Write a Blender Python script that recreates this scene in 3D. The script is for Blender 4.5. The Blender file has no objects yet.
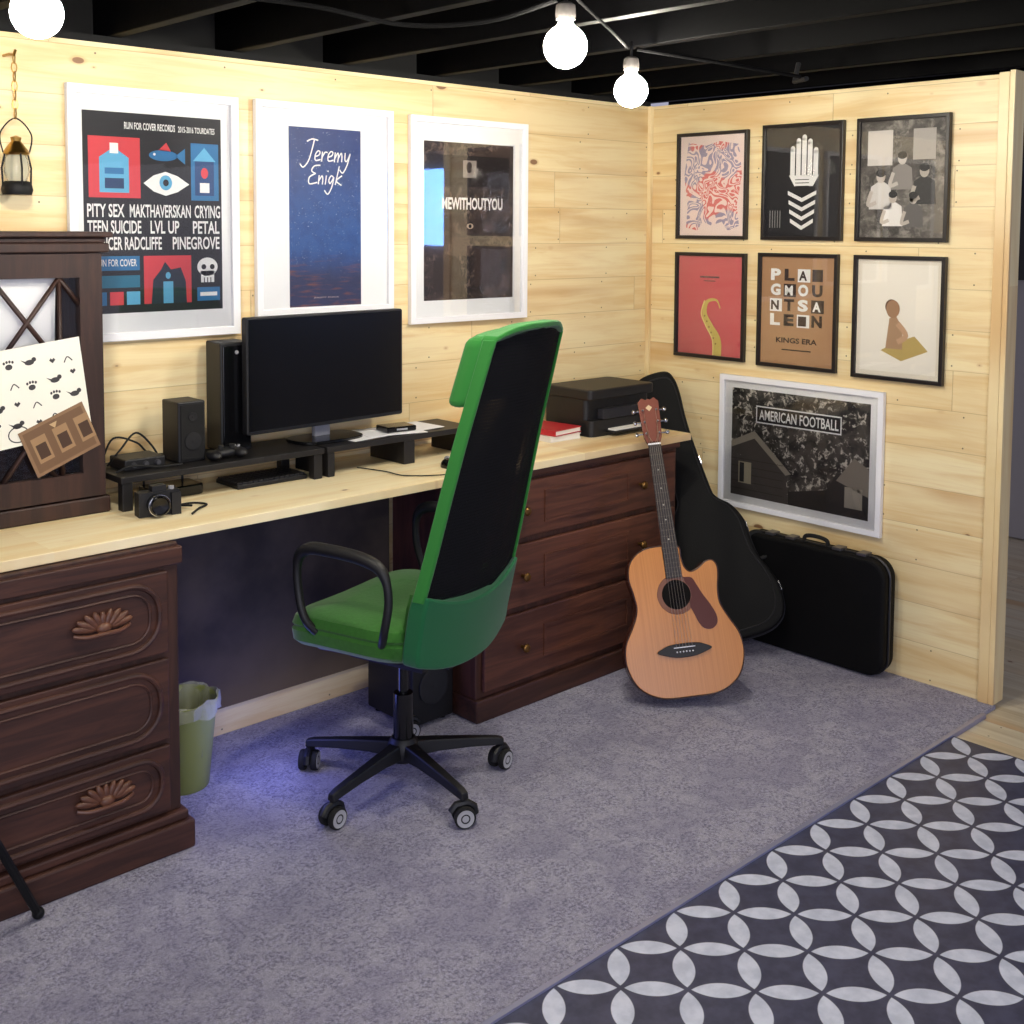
import bpy, bmesh, random
from math import *
from mathutils import Vector, Matrix
random.seed(4)
scene=bpy.context.scene
COL=scene.collection
PI=pi
# ---------------------------------------------------------------- materials
def lin(c):
    def f(v):
        v/=255.0
        return v/12.92 if v<=.04045 else ((v+.055)/1.055)**2.4
    return tuple(f(v) for v in c)+(1,)
_mc={}
def mat(c,rough=.6,metal=0,name=None,bump=0,bscale=60,var=0,spec=.5,coat=0,sheen=0,alpha=1,trans=0):
    key=(c,rough,metal,bump,bscale,var,spec,coat,sheen,alpha,trans)
    if key in _mc: return _mc[key]
    m=bpy.data.materials.new(name or "mat"); m.use_nodes=True
    nt=m.node_tree; b=nt.nodes['Principled BSDF']
    b.inputs['Base Color'].default_value=lin(c); b.inputs['Roughness'].default_value=rough
    b.inputs['Metallic'].default_value=metal; b.inputs['Specular IOR Level'].default_value=spec
    b.inputs['Coat Weight'].default_value=coat; b.inputs['Sheen Weight'].default_value=sheen
    b.inputs['Alpha'].default_value=alpha; b.inputs['Transmission Weight'].default_value=trans
    if bump or var:
        tc=nt.nodes.new('ShaderNodeTexCoord'); n=nt.nodes.new('ShaderNodeTexNoise')
        n.inputs['Scale'].default_value=bscale; n.inputs['Detail'].default_value=4
        nt.links.new(tc.outputs['Object'],n.inputs['Vector'])
        if bump:
            bp=nt.nodes.new('ShaderNodeBump'); bp.inputs['Strength'].default_value=bump; bp.inputs['Distance'].default_value=.004
            nt.links.new(n.outputs['Fac'],bp.inputs['Height']); nt.links.new(bp.outputs['Normal'],b.inputs['Normal'])
        if var:
            mx=nt.nodes.new('ShaderNodeMix'); mx.data_type='RGBA'
            l=lin(c); mx.inputs[6].default_value=tuple(v*(1-var) for v in l[:3])+(1,); mx.inputs[7].default_value=tuple(min(1,v*(1+var)) for v in l[:3])+(1,)
            nt.links.new(n.outputs['Fac'],mx.inputs[0]); nt.links.new(mx.outputs[2],b.inputs['Base Color'])
    _mc[key]=m; return m
class NT:
    def __init__(s,name):
        s.m=bpy.data.materials.new(name); s.m.use_nodes=True; s.nt=s.m.node_tree; s.b=s.nt.nodes['Principled BSDF']
    def n(s,t,**k):
        nd=s.nt.nodes.new(t)
        for a,b in k.items(): setattr(nd,a,b)
        return nd
    def L(s,a,b): s.nt.links.new(a,b)
    def val(s,inp,v):
        if isinstance(v,(int,float)): inp.default_value=v
        else: s.L(v,inp)
    def math(s,op,a,b=0,c=None,clamp=False):
        nd=s.n('ShaderNodeMath',operation=op); nd.use_clamp=clamp
        s.val(nd.inputs[0],a); s.val(nd.inputs[1],b)
        if c is not None: s.val(nd.inputs[2],c)
        return nd.outputs[0]
    def xyz(s,x,y,z):
        nd=s.n('ShaderNodeCombineXYZ'); s.val(nd.inputs[0],x); s.val(nd.inputs[1],y); s.val(nd.inputs[2],z); return nd.outputs[0]
    def noise(s,vec,scale,detail=3,rough=.5,dist=0):
        nd=s.n('ShaderNodeTexNoise'); s.L(vec,nd.inputs['Vector']); nd.inputs['Scale'].default_value=scale
        nd.inputs['Detail'].default_value=detail; nd.inputs['Roughness'].default_value=rough; nd.inputs['Distortion'].default_value=dist
        return nd.outputs['Fac']
    def wn(s,vec):
        nd=s.n('ShaderNodeTexWhiteNoise',noise_dimensions='3D'); s.L(vec,nd.inputs['Vector']); return nd.outputs['Value']
    def mix(s,f,a,b,mode='MIX'):
        nd=s.n('ShaderNodeMix',data_type='RGBA',blend_type=mode); s.val(nd.inputs[0],f)
        for i,v in ((6,a),(7,b)):
            if isinstance(v,tuple): nd.inputs[i].default_value=lin(v) if max(v)>1.001 else v
            else: s.L(v,nd.inputs[i])
        return nd.outputs[2]
    def ss(s,v,lo,hi,a=0,b=1):
        nd=s.n('ShaderNodeMapRange',interpolation_type='SMOOTHSTEP'); s.val(nd.inputs[0],v)
        nd.inputs[1].default_value=lo; nd.inputs[2].default_value=hi; nd.inputs[3].default_value=a; nd.inputs[4].default_value=b
        return nd.outputs[0]
    def bump(s,h,st=.3,d=.003):
        bp=s.n('ShaderNodeBump'); bp.inputs['Strength'].default_value=st; bp.inputs['Distance'].default_value=d
        s.L(h,bp.inputs['Height']); s.L(bp.outputs[0],s.b.inputs['Normal'])
    def coords(s):
        tc=s.n('ShaderNodeTexCoord'); sp=s.n('ShaderNodeSeparateXYZ'); s.L(tc.outputs['Object'],sp.inputs[0])
        return tc.outputs['Object'],sp.outputs[0],sp.outputs[1],sp.outputs[2]
def pine(name,ua,va,plank=.14,groove=True,light=(245,229,184),dark=(228,198,142),rough=.42,seed=0):
    t=NT(name); vec,X,Y,Z=t.coords(); ax={'x':X,'y':Y,'z':Z}; u,v=ax[ua],ax[va]
    row=t.math('FLOOR',t.math('DIVIDE',v,plank))
    w1=t.wn(t.xyz(row,seed+3.3,1.7))
    uu=t.math('ADD',u,t.math('MULTIPLY',w1,5.0))
    cl=t.math('FLOOR',t.math('DIVIDE',uu,1.83))
    w2=t.wn(t.xyz(row,cl,seed+7.7))
    gv=t.xyz(t.math('MULTIPLY',uu,.8),t.math('MULTIPLY',v,10),t.math('MULTIPLY',w2,23))
    g=t.noise(gv,1.9,5,.6,.6)
    g2=t.noise(t.xyz(t.math('MULTIPLY',uu,2.0),t.math('MULTIPLY',v,60),t.math('MULTIPLY',w2,9)),2.0,3,.6,.3)
    c=t.mix(t.ss(g,.35,.72),light,dark)
    c=t.mix(t.math('MULTIPLY',t.ss(g2,.5,.8),.22),c,(200,156,98))
    c=t.mix(t.math('MULTIPLY',w2,.32),c,(220,186,128))
    big=t.noise(t.xyz(t.math('MULTIPLY',uu,.7),t.math('MULTIPLY',v,5),w2),1.5,2)
    c=t.mix(t.math('MULTIPLY',t.ss(big,.53,.72),.55),c,(198,150,92))
    for (su,sv,k1,k0,st) in ((3.8,7.4,.15,.03,.85),(5.5,9.5,.095,.015,.8)):
        kv=t.xyz(t.math('MULTIPLY',uu,su),t.math('ADD',t.math('MULTIPLY',v,sv),t.math('MULTIPLY',w2,5)),0.0)
        vo=t.n('ShaderNodeTexVoronoi'); t.L(kv,vo.inputs['Vector']); vo.inputs['Scale'].default_value=1.0
        kd=vo.outputs['Distance']; ksel=t.wn(vo.outputs['Position'])
        kk=t.math('SUBTRACT',t.math('SUBTRACT',t.math('MULTIPLY',ksel,k1),k0),kd)
        c=t.mix(t.ss(kk,-.05,.01,0,.35),c,(192,140,84)); c=t.mix(t.ss(kk,0,.02,0,st),c,(118,72,42))
    if groove:
        fz=t.math('ABSOLUTE',t.math('SUBTRACT',t.math('FRACT',t.math('DIVIDE',v,plank)),.5))
        gr=t.ss(fz,.487,.497)
        fu=t.math('ABSOLUTE',t.math('SUBTRACT',t.math('FRACT',t.math('DIVIDE',uu,1.83)),.5))
        gu=t.ss(fu,.4989,.4994)
        gg=t.math('MAXIMUM',gr,gu)
        c=t.mix(t.math('MULTIPLY',gg,.42),c,(150,114,70))
        nu_=t.math('SUBTRACT',t.math('FRACT',t.math('DIVIDE',uu,.405)),.5); nv_=t.math('SUBTRACT',t.math('ABSOLUTE',t.math('SUBTRACT',t.math('FRACT',t.math('DIVIDE',v,plank)),.5)),.38)
        nd_=t.math('ADD',t.math('POWER',t.math('MULTIPLY',nu_,.405),2),t.math('POWER',t.math('MULTIPLY',nv_,plank),2))
        c=t.mix(t.ss(nd_,.000004,.000012,.85,0),c,(70,54,40))
        h=t.math('SUBTRACT',t.math('MULTIPLY',g2,.1),gg); t.bump(h,.35,.004)
    t.L(c,t.b.inputs['Base Color']); t.b.inputs['Roughness'].default_value=rough
    return t.m
def darkwood(name,c1,c2,axis='x',rough=.45):
    t=NT(name); vec,X,Y,Z=t.coords()
    s={'x':(1.2,12,14),'z':(12,12,1.2),'y':(12,1.2,12)}[axis]
    g=t.noise(t.xyz(t.math('MULTIPLY',X,s[0]),t.math('MULTIPLY',Y,s[1]),t.math('MULTIPLY',Z,s[2])),2.4,6,.62,.8)
    g2=t.noise(vec,3.0,2)
    c=t.mix(t.ss(g,.35,.68),c1,c2); c=t.mix(t.math('MULTIPLY',g2,.35),c,c1)
    t.L(c,t.b.inputs['Base Color']); t.b.inputs['Roughness'].default_value=rough; t.bump(g,.12,.002)
    return t.m
def glassmat(rough=.02):
    m=bpy.data.materials.new("pane_glass"); m.use_nodes=True; nt=m.node_tree; nt.nodes.clear()
    o=nt.nodes.new('ShaderNodeOutputMaterial'); mx=nt.nodes.new('ShaderNodeMixShader'); tr=nt.nodes.new('ShaderNodeBsdfTransparent'); gl=nt.nodes.new('ShaderNodeBsdfGlossy')
    fr=nt.nodes.new('ShaderNodeFresnel'); fr.inputs[0].default_value=1.45; gl.inputs['Roughness'].default_value=rough
    nt.links.new(fr.outputs[0],mx.inputs[0]); nt.links.new(tr.outputs[0],mx.inputs[1]); nt.links.new(gl.outputs[0],mx.inputs[2]); nt.links.new(mx.outputs[0],o.inputs[0])
    return m
def emit(c,s):
    m=bpy.data.materials.new("glow"); m.use_nodes=True; b=m.node_tree.nodes['Principled BSDF']
    b.inputs['Emission Color'].default_value=c; b.inputs['Emission Strength'].default_value=s; b.inputs['Base Color'].default_value=(1,1,1,1); return m
# ---------------------------------------------------------------- geometry
def cat(pts,n=6,closed=True):
    out=[];N=len(pts)
    P=[Vector(p) for p in pts]
    rng=range(N) if closed else range(N-1)
    for i in rng:
        if closed: a,b,c,d=P[i-1],P[i],P[(i+1)%N],P[(i+2)%N]
        else: a,b,c,d=P[max(i-1,0)],P[i],P[i+1],P[min(i+2,N-1)]
        for k in range(n):
            t=k/n
            out.append(.5*((2*b)+(c-a)*t+(2*a-5*b+4*c-d)*t*t+(3*b-a-3*c+d)*t**3))
    if not closed: out.append(P[-1])
    return out
def rrect(x0,x1,z0,z1,r,n=6):
    o=[]
    for cx,cz,a in ((x1-r,z0+r,-90),(x1-r,z1-r,0),(x0+r,z1-r,90),(x0+r,z0+r,180)):
        for k in range(n+1):
            t=radians(a+90*k/n); o.append((cx+r*cos(t),cz+r*sin(t)))
    return o
class G:
    def __init__(s): s.v=[];s.f=[];s.m=[];s.s=[]
    def add(s,vs,fs,mi=0,sm=False):
        b=len(s.v); s.v+= [tuple(v) for v in vs]
        for f in fs: s.f.append([i+b for i in f]); s.m.append(mi); s.s.append(sm)
    def box(s,x0,x1,y0,y1,z0,z1,mi=0,M=None):
        vs=[Vector(p) for p in ((x0,y0,z0),(x1,y0,z0),(x1,y1,z0),(x0,y1,z0),(x0,y0,z1),(x1,y0,z1),(x1,y1,z1),(x0,y1,z1))]
        if M: vs=[M@v for v in vs]
        s.add(vs,[(0,3,2,1),(4,5,6,7),(0,1,5,4),(1,2,6,5),(2,3,7,6),(3,0,4,7)],mi)
        return s
    def loft(s,rings,mi=0,sm=True,cap=True,closed=False):
        n=len(rings[0]); vs=[p for r in rings for p in r]; fs=[]
        R=len(rings)
        for i in range(R if closed else R-1):
            for k in range(n):
                a=i*n+k;b=i*n+(k+1)%n;c=((i+1)%R)*n+(k+1)%n;d=((i+1)%R)*n+k
                fs.append((a,b,c,d))
        s.add(vs,fs,mi,sm)
        if cap and not closed:
            s.add(rings[0],[tuple(range(n))[::-1]],mi,False); s.add(rings[-1],[tuple(range(n))],mi,False)
        return s
    def tube(s,pts,r,n=10,closed=False,mi=0,flat=1.0):
        P=[Vector(p) for p in pts]; N=len(P); rings=[]
        up=None
        for i in range(N):
            if closed: d=P[(i+1)%N]-P[i-1]
            else: d=P[min(i+1,N-1)]-P[max(i-1,0)]
            d.normalize()
            if up is None:
                up=Vector((0,0,1)) if abs(d.z)<.9 else Vector((1,0,0))
            a=d.cross(up).normalized(); b=a.cross(d).normalized(); up=b
            rr=r[i] if isinstance(r,(list,tuple)) else r
            rings.append([P[i]+a*cos(2*PI*k/n)*rr+b*sin(2*PI*k/n)*rr*flat for k in range(n)])
        return s.loft(rings,mi,True,True,closed)
    def cyl(s,p,q,r,r2=None,n=20,mi=0):
        r2=r if r2 is None else r2
        return s.tube([p,q],[r,r2],n,False,mi)
    def lathe(s,prof,n=28,c=(0,0,0),mi=0,axis='z'):
        rings=[]
        for r,z in prof:
            ring=[]
            for k in range(n):
                a=2*PI*k/n; p=(r*cos(a),r*sin(a),z)
                if axis=='y': p=(p[0],p[2],p[1])
                if axis=='x': p=(p[2],p[0],p[1])
                ring.append((p[0]+c[0],p[1]+c[1],p[2]+c[2]))
            rings.append(ring)
        return s.loft(rings,mi)
    def ball(s,c,rx,ry=None,rz=None,n=16,mi=0,M=None):
        ry=ry or rx; rz=rz or rx; rings=[]
        for i in range(n//2+1):
            t=PI*i/(n//2); r=max(sin(t),.001)
            ring=[Vector((rx*r*cos(2*PI*k/n),ry*r*sin(2*PI*k/n),-rz*cos(t))) for k in range(n)]
            if M: ring=[M@p for p in ring]
            rings.append([p+Vector(c) for p in ring])
        return s.loft(rings,mi)
    def prism(s,poly,y0,y1,mi=0,side=None,ax='y',sm=False):
        def P(a,b,h): return (a,h,b) if ax=='y' else ((a,b,h) if ax=='z' else (h,a,b))
        n=len(poly); A=[P(p[0],p[1],y0) for p in poly]; B=[P(p[0],p[1],y1) for p in poly]
        s.add(A,[tuple(range(n))],mi); s.add(B,[tuple(range(n))[::-1]],mi)
        s.add(A+B,[(k,(k+1)%n,n+(k+1)%n,n+k) for k in range(n)],mi if side is None else side,sm)
        return s
    def obj(s,name,mats,parent=None,loc=(0,0,0),rot=(0,0,0),bev=0,bseg=2,merge=True,**props):
        me=bpy.data.meshes.new(name); me.from_pydata(s.v,[],s.f)
        if not isinstance(mats,(list,tuple)): mats=[mats]
        for m in mats: me.materials.append(m)
        me.polygons.foreach_set('material_index',s.m); me.polygons.foreach_set('use_smooth',s.s)
        if merge:
            bm=bmesh.new(); bm.from_mesh(me)
            bmesh.ops.remove_doubles(bm,verts=bm.verts,dist=1e-5); bmesh.ops.recalc_face_normals(bm,faces=bm.faces)
            if any(s.s):
                for e in bm.edges:
                    if len(e.link_faces)==2 and e.calc_face_angle(0)>radians(40): e.smooth=False
            bm.to_mesh(me); bm.free()
        o=bpy.data.objects.new(name,me); COL.objects.link(o)
        o.location=loc; o.rotation_euler=rot
        if parent: o.parent=parent
        if bev:
            b=o.modifiers.new('bevel','BEVEL'); b.width=bev; b.segments=bseg; b.limit_method='ANGLE'; b.angle_limit=radians(40)
        for k,v in props.items(): o[{'cat':'category'}.get(k,k)]=v
        return o
def root(name,label,category,loc=(0,0,0),rot=(0,0,0),**p):
    o=bpy.data.objects.new(name,None); COL.objects.link(o); o.location=loc; o.rotation_euler=rot; o.empty_display_size=.05
    o['label']=label; o['category']=category
    for k,v in p.items(): o[k]=v
    return o
def dup(o,parent=None,loc=None,rot=None):
    c=o.copy(); COL.objects.link(c)
    if parent is not None: c.parent=parent
    if loc is not None: c.location=loc
    if rot is not None: c.rotation_euler=rot
    for ch in list(o.children):
        if ch is not c: dup(ch,c)
    return c
def textgeo(body,bold=0.0):
    c=bpy.data.curves.new("t",'FONT'); c.body=body; c.size=1; c.offset=bold; c.resolution_u=3
    o=bpy.data.objects.new("t",c); COL.objects.link(o)
    dg=bpy.context.evaluated_depsgraph_get(); me=bpy.data.meshes.new_from_object(o.evaluated_get(dg))
    vs=[v.co.copy() for v in me.vertices]; fs=[tuple(p.vertices) for p in me.polygons]
    bpy.data.objects.remove(o); bpy.data.meshes.remove(me); bpy.data.curves.remove(c)
    x0=min(v.x for v in vs);x1=max(v.x for v in vs);y0=min(v.y for v in vs);y1=max(v.y for v in vs)
    return [((v.x-x0)/(x1-x0),(v.y-y0)/(y1-y0)) for v in vs],fs
class Art:
    ST=.0005
    def __init__(s): s.g=G(); s.mats=[]; s.idx={}
    def mi(s,c):
        if c not in s.idx:
            s.idx[c]=len(s.mats); s.mats.append(mat(c,.55) if isinstance(c,tuple) else c)
        return s.idx[c]
    def poly(s,pts,c,l=1): s.g.add([(p[0],-l*s.ST,p[1]) for p in pts],[tuple(range(len(pts)))],s.mi(c))
    def rect(s,x,y,w,h,c,l=1): s.poly([(x,y),(x+w,y),(x+w,y+h),(x,y+h)],c,l)
    def ell(s,x,y,rx,ry,c,l=1,n=24): s.poly([(x+rx*cos(2*PI*k/n),y+ry*sin(2*PI*k/n)) for k in range(n)],c,l)
    def text(s,b,x,y,w,h,c,l=3,bold=0.0):
        v,f=textgeo(b,bold)
        s.g.add([(x+q[0]*w,-l*s.ST,y+q[1]*h) for q in v],f,s.mi(c))
    def stroke(s,pts,w,c,l=3,smooth=True,taper=False):
        P=cat([(p[0],p[1],0) for p in pts],5,False) if smooth else [Vector((p[0],p[1],0)) for p in pts]
        L_,R_=[],[]
        for i in range(len(P)):
            d=(P[min(i+1,len(P)-1)]-P[max(i-1,0)])
            if d.length<1e-9: continue
            d.normalize(); n=Vector((-d.y,d.x,0))*w/2
            if taper: n*= max(.12,1-i/len(P))
            L_.append(P[i]+n); R_.append(P[i]-n)
        n=len(L_); vs=[(p.x,-l*s.ST,p.y) for p in L_+R_]
        s.g.add(vs,[(i,i+1,n+i+1,n+i) for i in range(n-1)],s.mi(c))
    def obj(s,parent,name='printed_artwork'): return s.g.obj(name,s.mats,parent,merge=False)
# ---------------------------------------------------------------- common mats
M_white=mat((240,240,244),.4); M_black=mat((12,12,14),.6,spec=.3); M_blackfr=mat((24,17,18),.35)
M_plastic=mat((16,16,20),.5,bump=.1,bscale=300); M_gloss=mat((10,10,13),.18); M_chrome=mat((210,210,215),.2,1)
M_grey=mat((150,150,155),.5); M_glass=glassmat(); M_brass=mat((190,150,80),.3,1); M_paper=mat((238,236,230),.8)
M_rubber=mat((14,14,16),.8); M_knob=mat((128,96,56),.45,1)
# ================================================================= ROOM
H=2.114
pw=pine("pine_back",'x','z'); pr=pine("pine_side",'y','z',seed=5)
G().box(-5.2,0,0,.1,0,H).obj("wall_back",pw,kind="structure")
G().box(0,.055,-1.53,.1,0,H).obj("wall_side",pr,kind="structure")
pt=pine("pine_trim",'z','x',plank=.3,groove=False,light=(247,230,184),dark=(234,208,152))
G().box(-.012,.065,-1.548,-1.53,0,H+.01).box(-.014,0,-1.53,-1.495,0,H+.005).obj("trim_1",pt,bev=.002,kind="structure")
G().box(-.018,-.0,-.0181,-.0,.0,H).obj("trim_2",pt,bev=.002,kind="structure")
lam=pine("laminate",'y','x',plank=.12,light=(220,210,186),dark=(196,180,150),seed=9)
G().box(-6,4,-7,.2,-.06,-.012).obj("floor",lam,kind="structure")
t=NT("carpet"); vec,X,Y,Z=t.coords()
a=t.noise(vec,420,2,.8); b=t.noise(vec,110,4,.8); c=t.noise(vec,24,5,.75,.9); d=t.noise(vec,5,5,.65,.4)
cc=t.mix(t.ss(b,.38,.62),(116,110,154),(232,228,255)); cc=t.mix(t.math('MULTIPLY',t.ss(c,.44,.58),.55),cc,(244,240,255)); cc=t.mix(t.math('MULTIPLY',t.ss(a,.45,.60),.5),cc,(100,94,136))
cc=t.mix(t.math('MULTIPLY',t.ss(d,.42,.62),.42),cc,(134,128,176))
t.L(cc,t.b.inputs['Base Color']); t.b.inputs['Roughness'].default_value=.95; t.b.inputs['Sheen Weight'].default_value=.35
t.bump(t.math('ADD',t.math('MULTIPLY',a,.6),t.math('ADD',b,t.math('MULTIPLY',c,1.1))),1.0,.014)
G().box(-6,0,-1.553,0,-.012,0).obj("carpet",t.m,label="grey lavender short pile carpet along the desk wall",category="carpet")
t=NT("circle_tile"); vec,X,Y,Z=t.coords()
S=.2; xr=t.math('SUBTRACT',X,-.33); yr=t.math('SUBTRACT',Y,-1.565)
p=t.math('DIVIDE',t.math('ADD',xr,yr),S); q=t.math('DIVIDE',t.math('SUBTRACT',xr,yr),S)
ax_=t.math('ABSOLUTE',t.math('SUBTRACT',t.math('FRACT',p),.5)); ay_=t.math('ABSOLUTE',t.math('SUBTRACT',t.math('FRACT',q),.5))
d1=t.math('ADD',t.math('POWER',t.math('SUBTRACT',1,ax_),2),t.math('POWER',ay_,2)); d2=t.math('ADD',t.math('POWER',t.math('SUBTRACT',1,ay_),2),t.math('POWER',ax_,2))
msk=t.ss(t.math('MINIMUM',d1,d2),.438,.46,1,0)
w=t.noise(vec,22,4,.6)
pc=t.mix(t.ss(w,.3,.7),(186,192,212),(212,216,234)); dc=t.mix(t.ss(w,.3,.7),(52,54,78),(70,72,98))
t.L(t.mix(msk,dc,pc),t.b.inputs['Base Color']); t.b.inputs['Roughness'].default_value=.45; t.bump(t.math('ADD',msk,w),.15,.001)
G().box(-6,-.33,-7,-1.565,-.012,-.003).obj("patterned_floor_mat",t.m,label="dark navy vinyl flooring with pale interlocking circle petals",category="floor mat")
G().box(-6,-.1,-1.566,-1.552,-.012,.003).obj("trim_3",mat((165,165,195),.35,.5),kind="structure")
# ceiling
blk=mat((2,2,3),.65,bump=.3,bscale=25,spec=.06)
G().box(-6,4,-7,.3,2.36,2.4).obj("ceiling",mat((2,2,3),.9,spec=.03),kind="structure")
jb=G().box(-.02,.02,-6.9,.25,2.135,2.36)
for i,x in enumerate([-4.75,-4.35,-3.95,-3.55,-3.15,-2.75,-2.35,-1.96,-1.56,-1.16,-.76,-.36,.04,.44,.84,1.24]):
    o=jb.obj("ceiling_joist",blk,loc=(x,0,0),bev=.003,label="black painted wooden ceiling joist",category="joist",group="ceiling joists")
G().box(-5.2,.1,.1,.14,0,2.36).box(-5.2,0,.0,.1,H,H+.02).obj("wall_foundation",mat((8,8,10),.9),kind="structure")
G().box(2.2,2.3,-6.9,.2,0,2.36).obj("wall_far",mat((150,146,148),.8,bump=.2,bscale=20),kind="structure")
G().box(2.12,2.2,-1.9,.1,1.35,2.3).obj("wall_cabinet",mat((26,24,28),.5),bev=.004,label="dark cabinet hung on the far wall",category="cabinet")
t=NT("knee_shade"); vec,X,Y,Z=t.coords(); n1=t.noise(vec,4,4,.6); n2=t.noise(t.xyz(X,t.math('MULTIPLY',Y,1),t.math('MULTIPLY',Z,12)),4,3)
cp=t.mix(t.ss(n1,.3,.7),(48,42,38),(76,66,58)); cp=t.mix(t.ss(Z,.10,.36,.55,0),cp,(122,102,76))  # under-desk shade painted into the colour, paler towards the bottom
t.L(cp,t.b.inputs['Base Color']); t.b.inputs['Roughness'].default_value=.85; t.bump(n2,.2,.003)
G().box(-2.44,-1.39,-.012,-.001,.09,.80).obj("knee_space_shade",t.m,bev=.001,label="added dark panel painting the shade under worktop",category="panel")  # added panel, stands in for shade on the pine wall
# ================================================================= FRAMED ART
def framed(name,label,category,w,h,fw,dep,fm,mat_col,pr_rect,loc,rz,fn,glass=True,tilt=0):
    r=root(name,label,category,loc,(0,tilt,rz))
    g=G()
    O=[(0,0),(w,0),(w,h),(0,h)]; I=[(fw,fw),(w-fw,fw),(w-fw,h-fw),(fw,h-fw)]
    for k in range(4):
        k2=(k+1)%4; Q=[O[k],O[k2],I[k2],I[k]]
        g.prism(Q,-dep,-.001)
    g.obj("frame",fm,r,bev=.002)
    G().box(fw-.002,w-fw+.002,-.008,-.002,fw-.002,h-fw+.002).obj("mat_board",mat(mat_col,.75),r)
    A=Art(); x,y,pw_,ph=pr_rect
    fn(A,pw_,ph); A.g.v=[(v[0]+x,v[1]-.0085,v[2]+y) for v in A.g.v]
    A.obj(r)
    if glass: G().box(fw-.001,w-fw+.001,-.0155,-.0145,fw-.001,h-fw+.001).obj("glass_pane",M_glass,r)
    return r
BK=(20,20,27);RD=(206,62,72);BL=(40,112,164);LB=(96,172,210);WH=(238,238,236)
def art1(A,w,h):
    A.rect(0,0,w,h,(20,20,30),0)
    def P(px,py): return ((px-83)/137*w,(312-py)/196*h)
    def R(x0,y0,x1,y1,c,l=1):
        a=P(x0,y1);b=P(x1,y0); A.rect(a[0],a[1],b[0]-a[0],b[1]-a[1],c,l)
    def T(s,x0,y0,x1,y1,c=WH,bold=.02):
        a=P(x0,y1);b=P(x1,y0); A.text(s,a[0],a[1],b[0]-a[0],b[1]-a[1],c,4,bold)
    T("RUN FOR COVER RECORDS",122,125,172,132); T("2015-2016 TOURDATES",175,126,213,132,WH,.01)
    R(88,140,137,199,RD); R(98,160,126,194,LB,2); A.poly([P(98,160),P(112,150),P(126,160)],LB,2); R(108,146,116,156,WH,3); R(103,170,121,176,BL,3); R(103,180,121,190,(30,60,100),3)
    x,y=P(160,156); A.ell(x,y,.045,.016,BL,2); A.poly([P(172,156),P(182,148),P(182,164)],BL,2); A.poly([P(155,151),P(163,143),P(168,152)],RD,2); A.ell(*P(151,155),.004,.004,WH,3)
    x,y=P(162,183)
    A.poly([P(140,184),P(150,176),P(162,172),P(174,176),P(186,184),P(174,192),P(162,196),P(150,192)],WH,2); A.ell(x,y,.02,.022,LB,3); A.ell(x,y,.009,.010,BK,4)
    R(188,142,217,200,BL); R(192,160,212,195,(30,70,120),2); A.poly([P(190,160),P(202,146),P(214,160)],LB,2); A.ell(*P(202,172),.012,.016,RD,3); R(197,182,207,192,WH,3)
    T("PITY SEX",86,205,121,218);T("MAKTHAVERSKAN",126,205,187,218);T("CRYING",191,205,218,218)
    T("TEEN SUICIDE",86,221,137,234);T("LVL UP",146,221,175,234);T("PETAL",189,221,217,234)
    T("SPENCER RADCLIFFE",88,237,157,250);T("PINEGROVE",168,237,217,250)
    R(90,256,135,270,BL);R(90,275,135,287,(30,110,140));T("RUN FOR COVER",93,259,132,266,WH,.01)
    for i in range(3): R(90+i*16,291,103+i*16,304,(BL,RD,LB)[i])
    R(139,256,187,304,RD); A.poly([P(146,304),P(148,280),P(156,270),P(160,262),P(166,270),P(176,268),P(181,282),P(182,304)],(20,36,56),2); R(158,282,168,304,LB,3); A.ell(*P(163,276),.008,.01,LB,3)
    A.ell(*P(204,268),.034,.028,WH,2); R(197,272,211,284,WH,2); A.ell(*P(200,268),.008,.008,BK,3);A.ell(*P(209,268),.008,.008,BK,3); A.poly([P(204,272),P(202,277),P(206,277)],BK,3)
    for i in range(3): R(200+i*3.4,279,201+i*3.4,284,BK,3)
    R(193,289,217,303,BL); R(196,294,214,298,WH,2)
def skymat():
    t=NT("night_sky_print"); vec,X,Y,Z=t.coords()
    c=t.mix(t.ss(Z,.25,.62),(46,84,146),(28,52,112)); n=t.noise(vec,30,4); c=t.mix(t.math('MULTIPLY',t.ss(n,.4,.7),.3),c,(18,36,90))
    s=t.noise(vec,260,1); c=t.mix(t.ss(s,.72,.76),c,(190,200,220))
    n3=t.noise(t.xyz(t.math('MULTIPLY',X,12),0.0,t.math('MULTIPLY',Z,90)),1,3); low=t.ss(Z,.10,.22,1,0)
    c=t.mix(t.math('MULTIPLY',low,.8),c,(48,44,70)); c=t.mix(t.math('MULTIPLY',low,t.ss(n3,.5,.75)),c,(128,78,70))
    t.L(c,t.b.inputs['Base Color']); t.b.inputs['Roughness'].default_value=.5; return t.m
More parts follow.
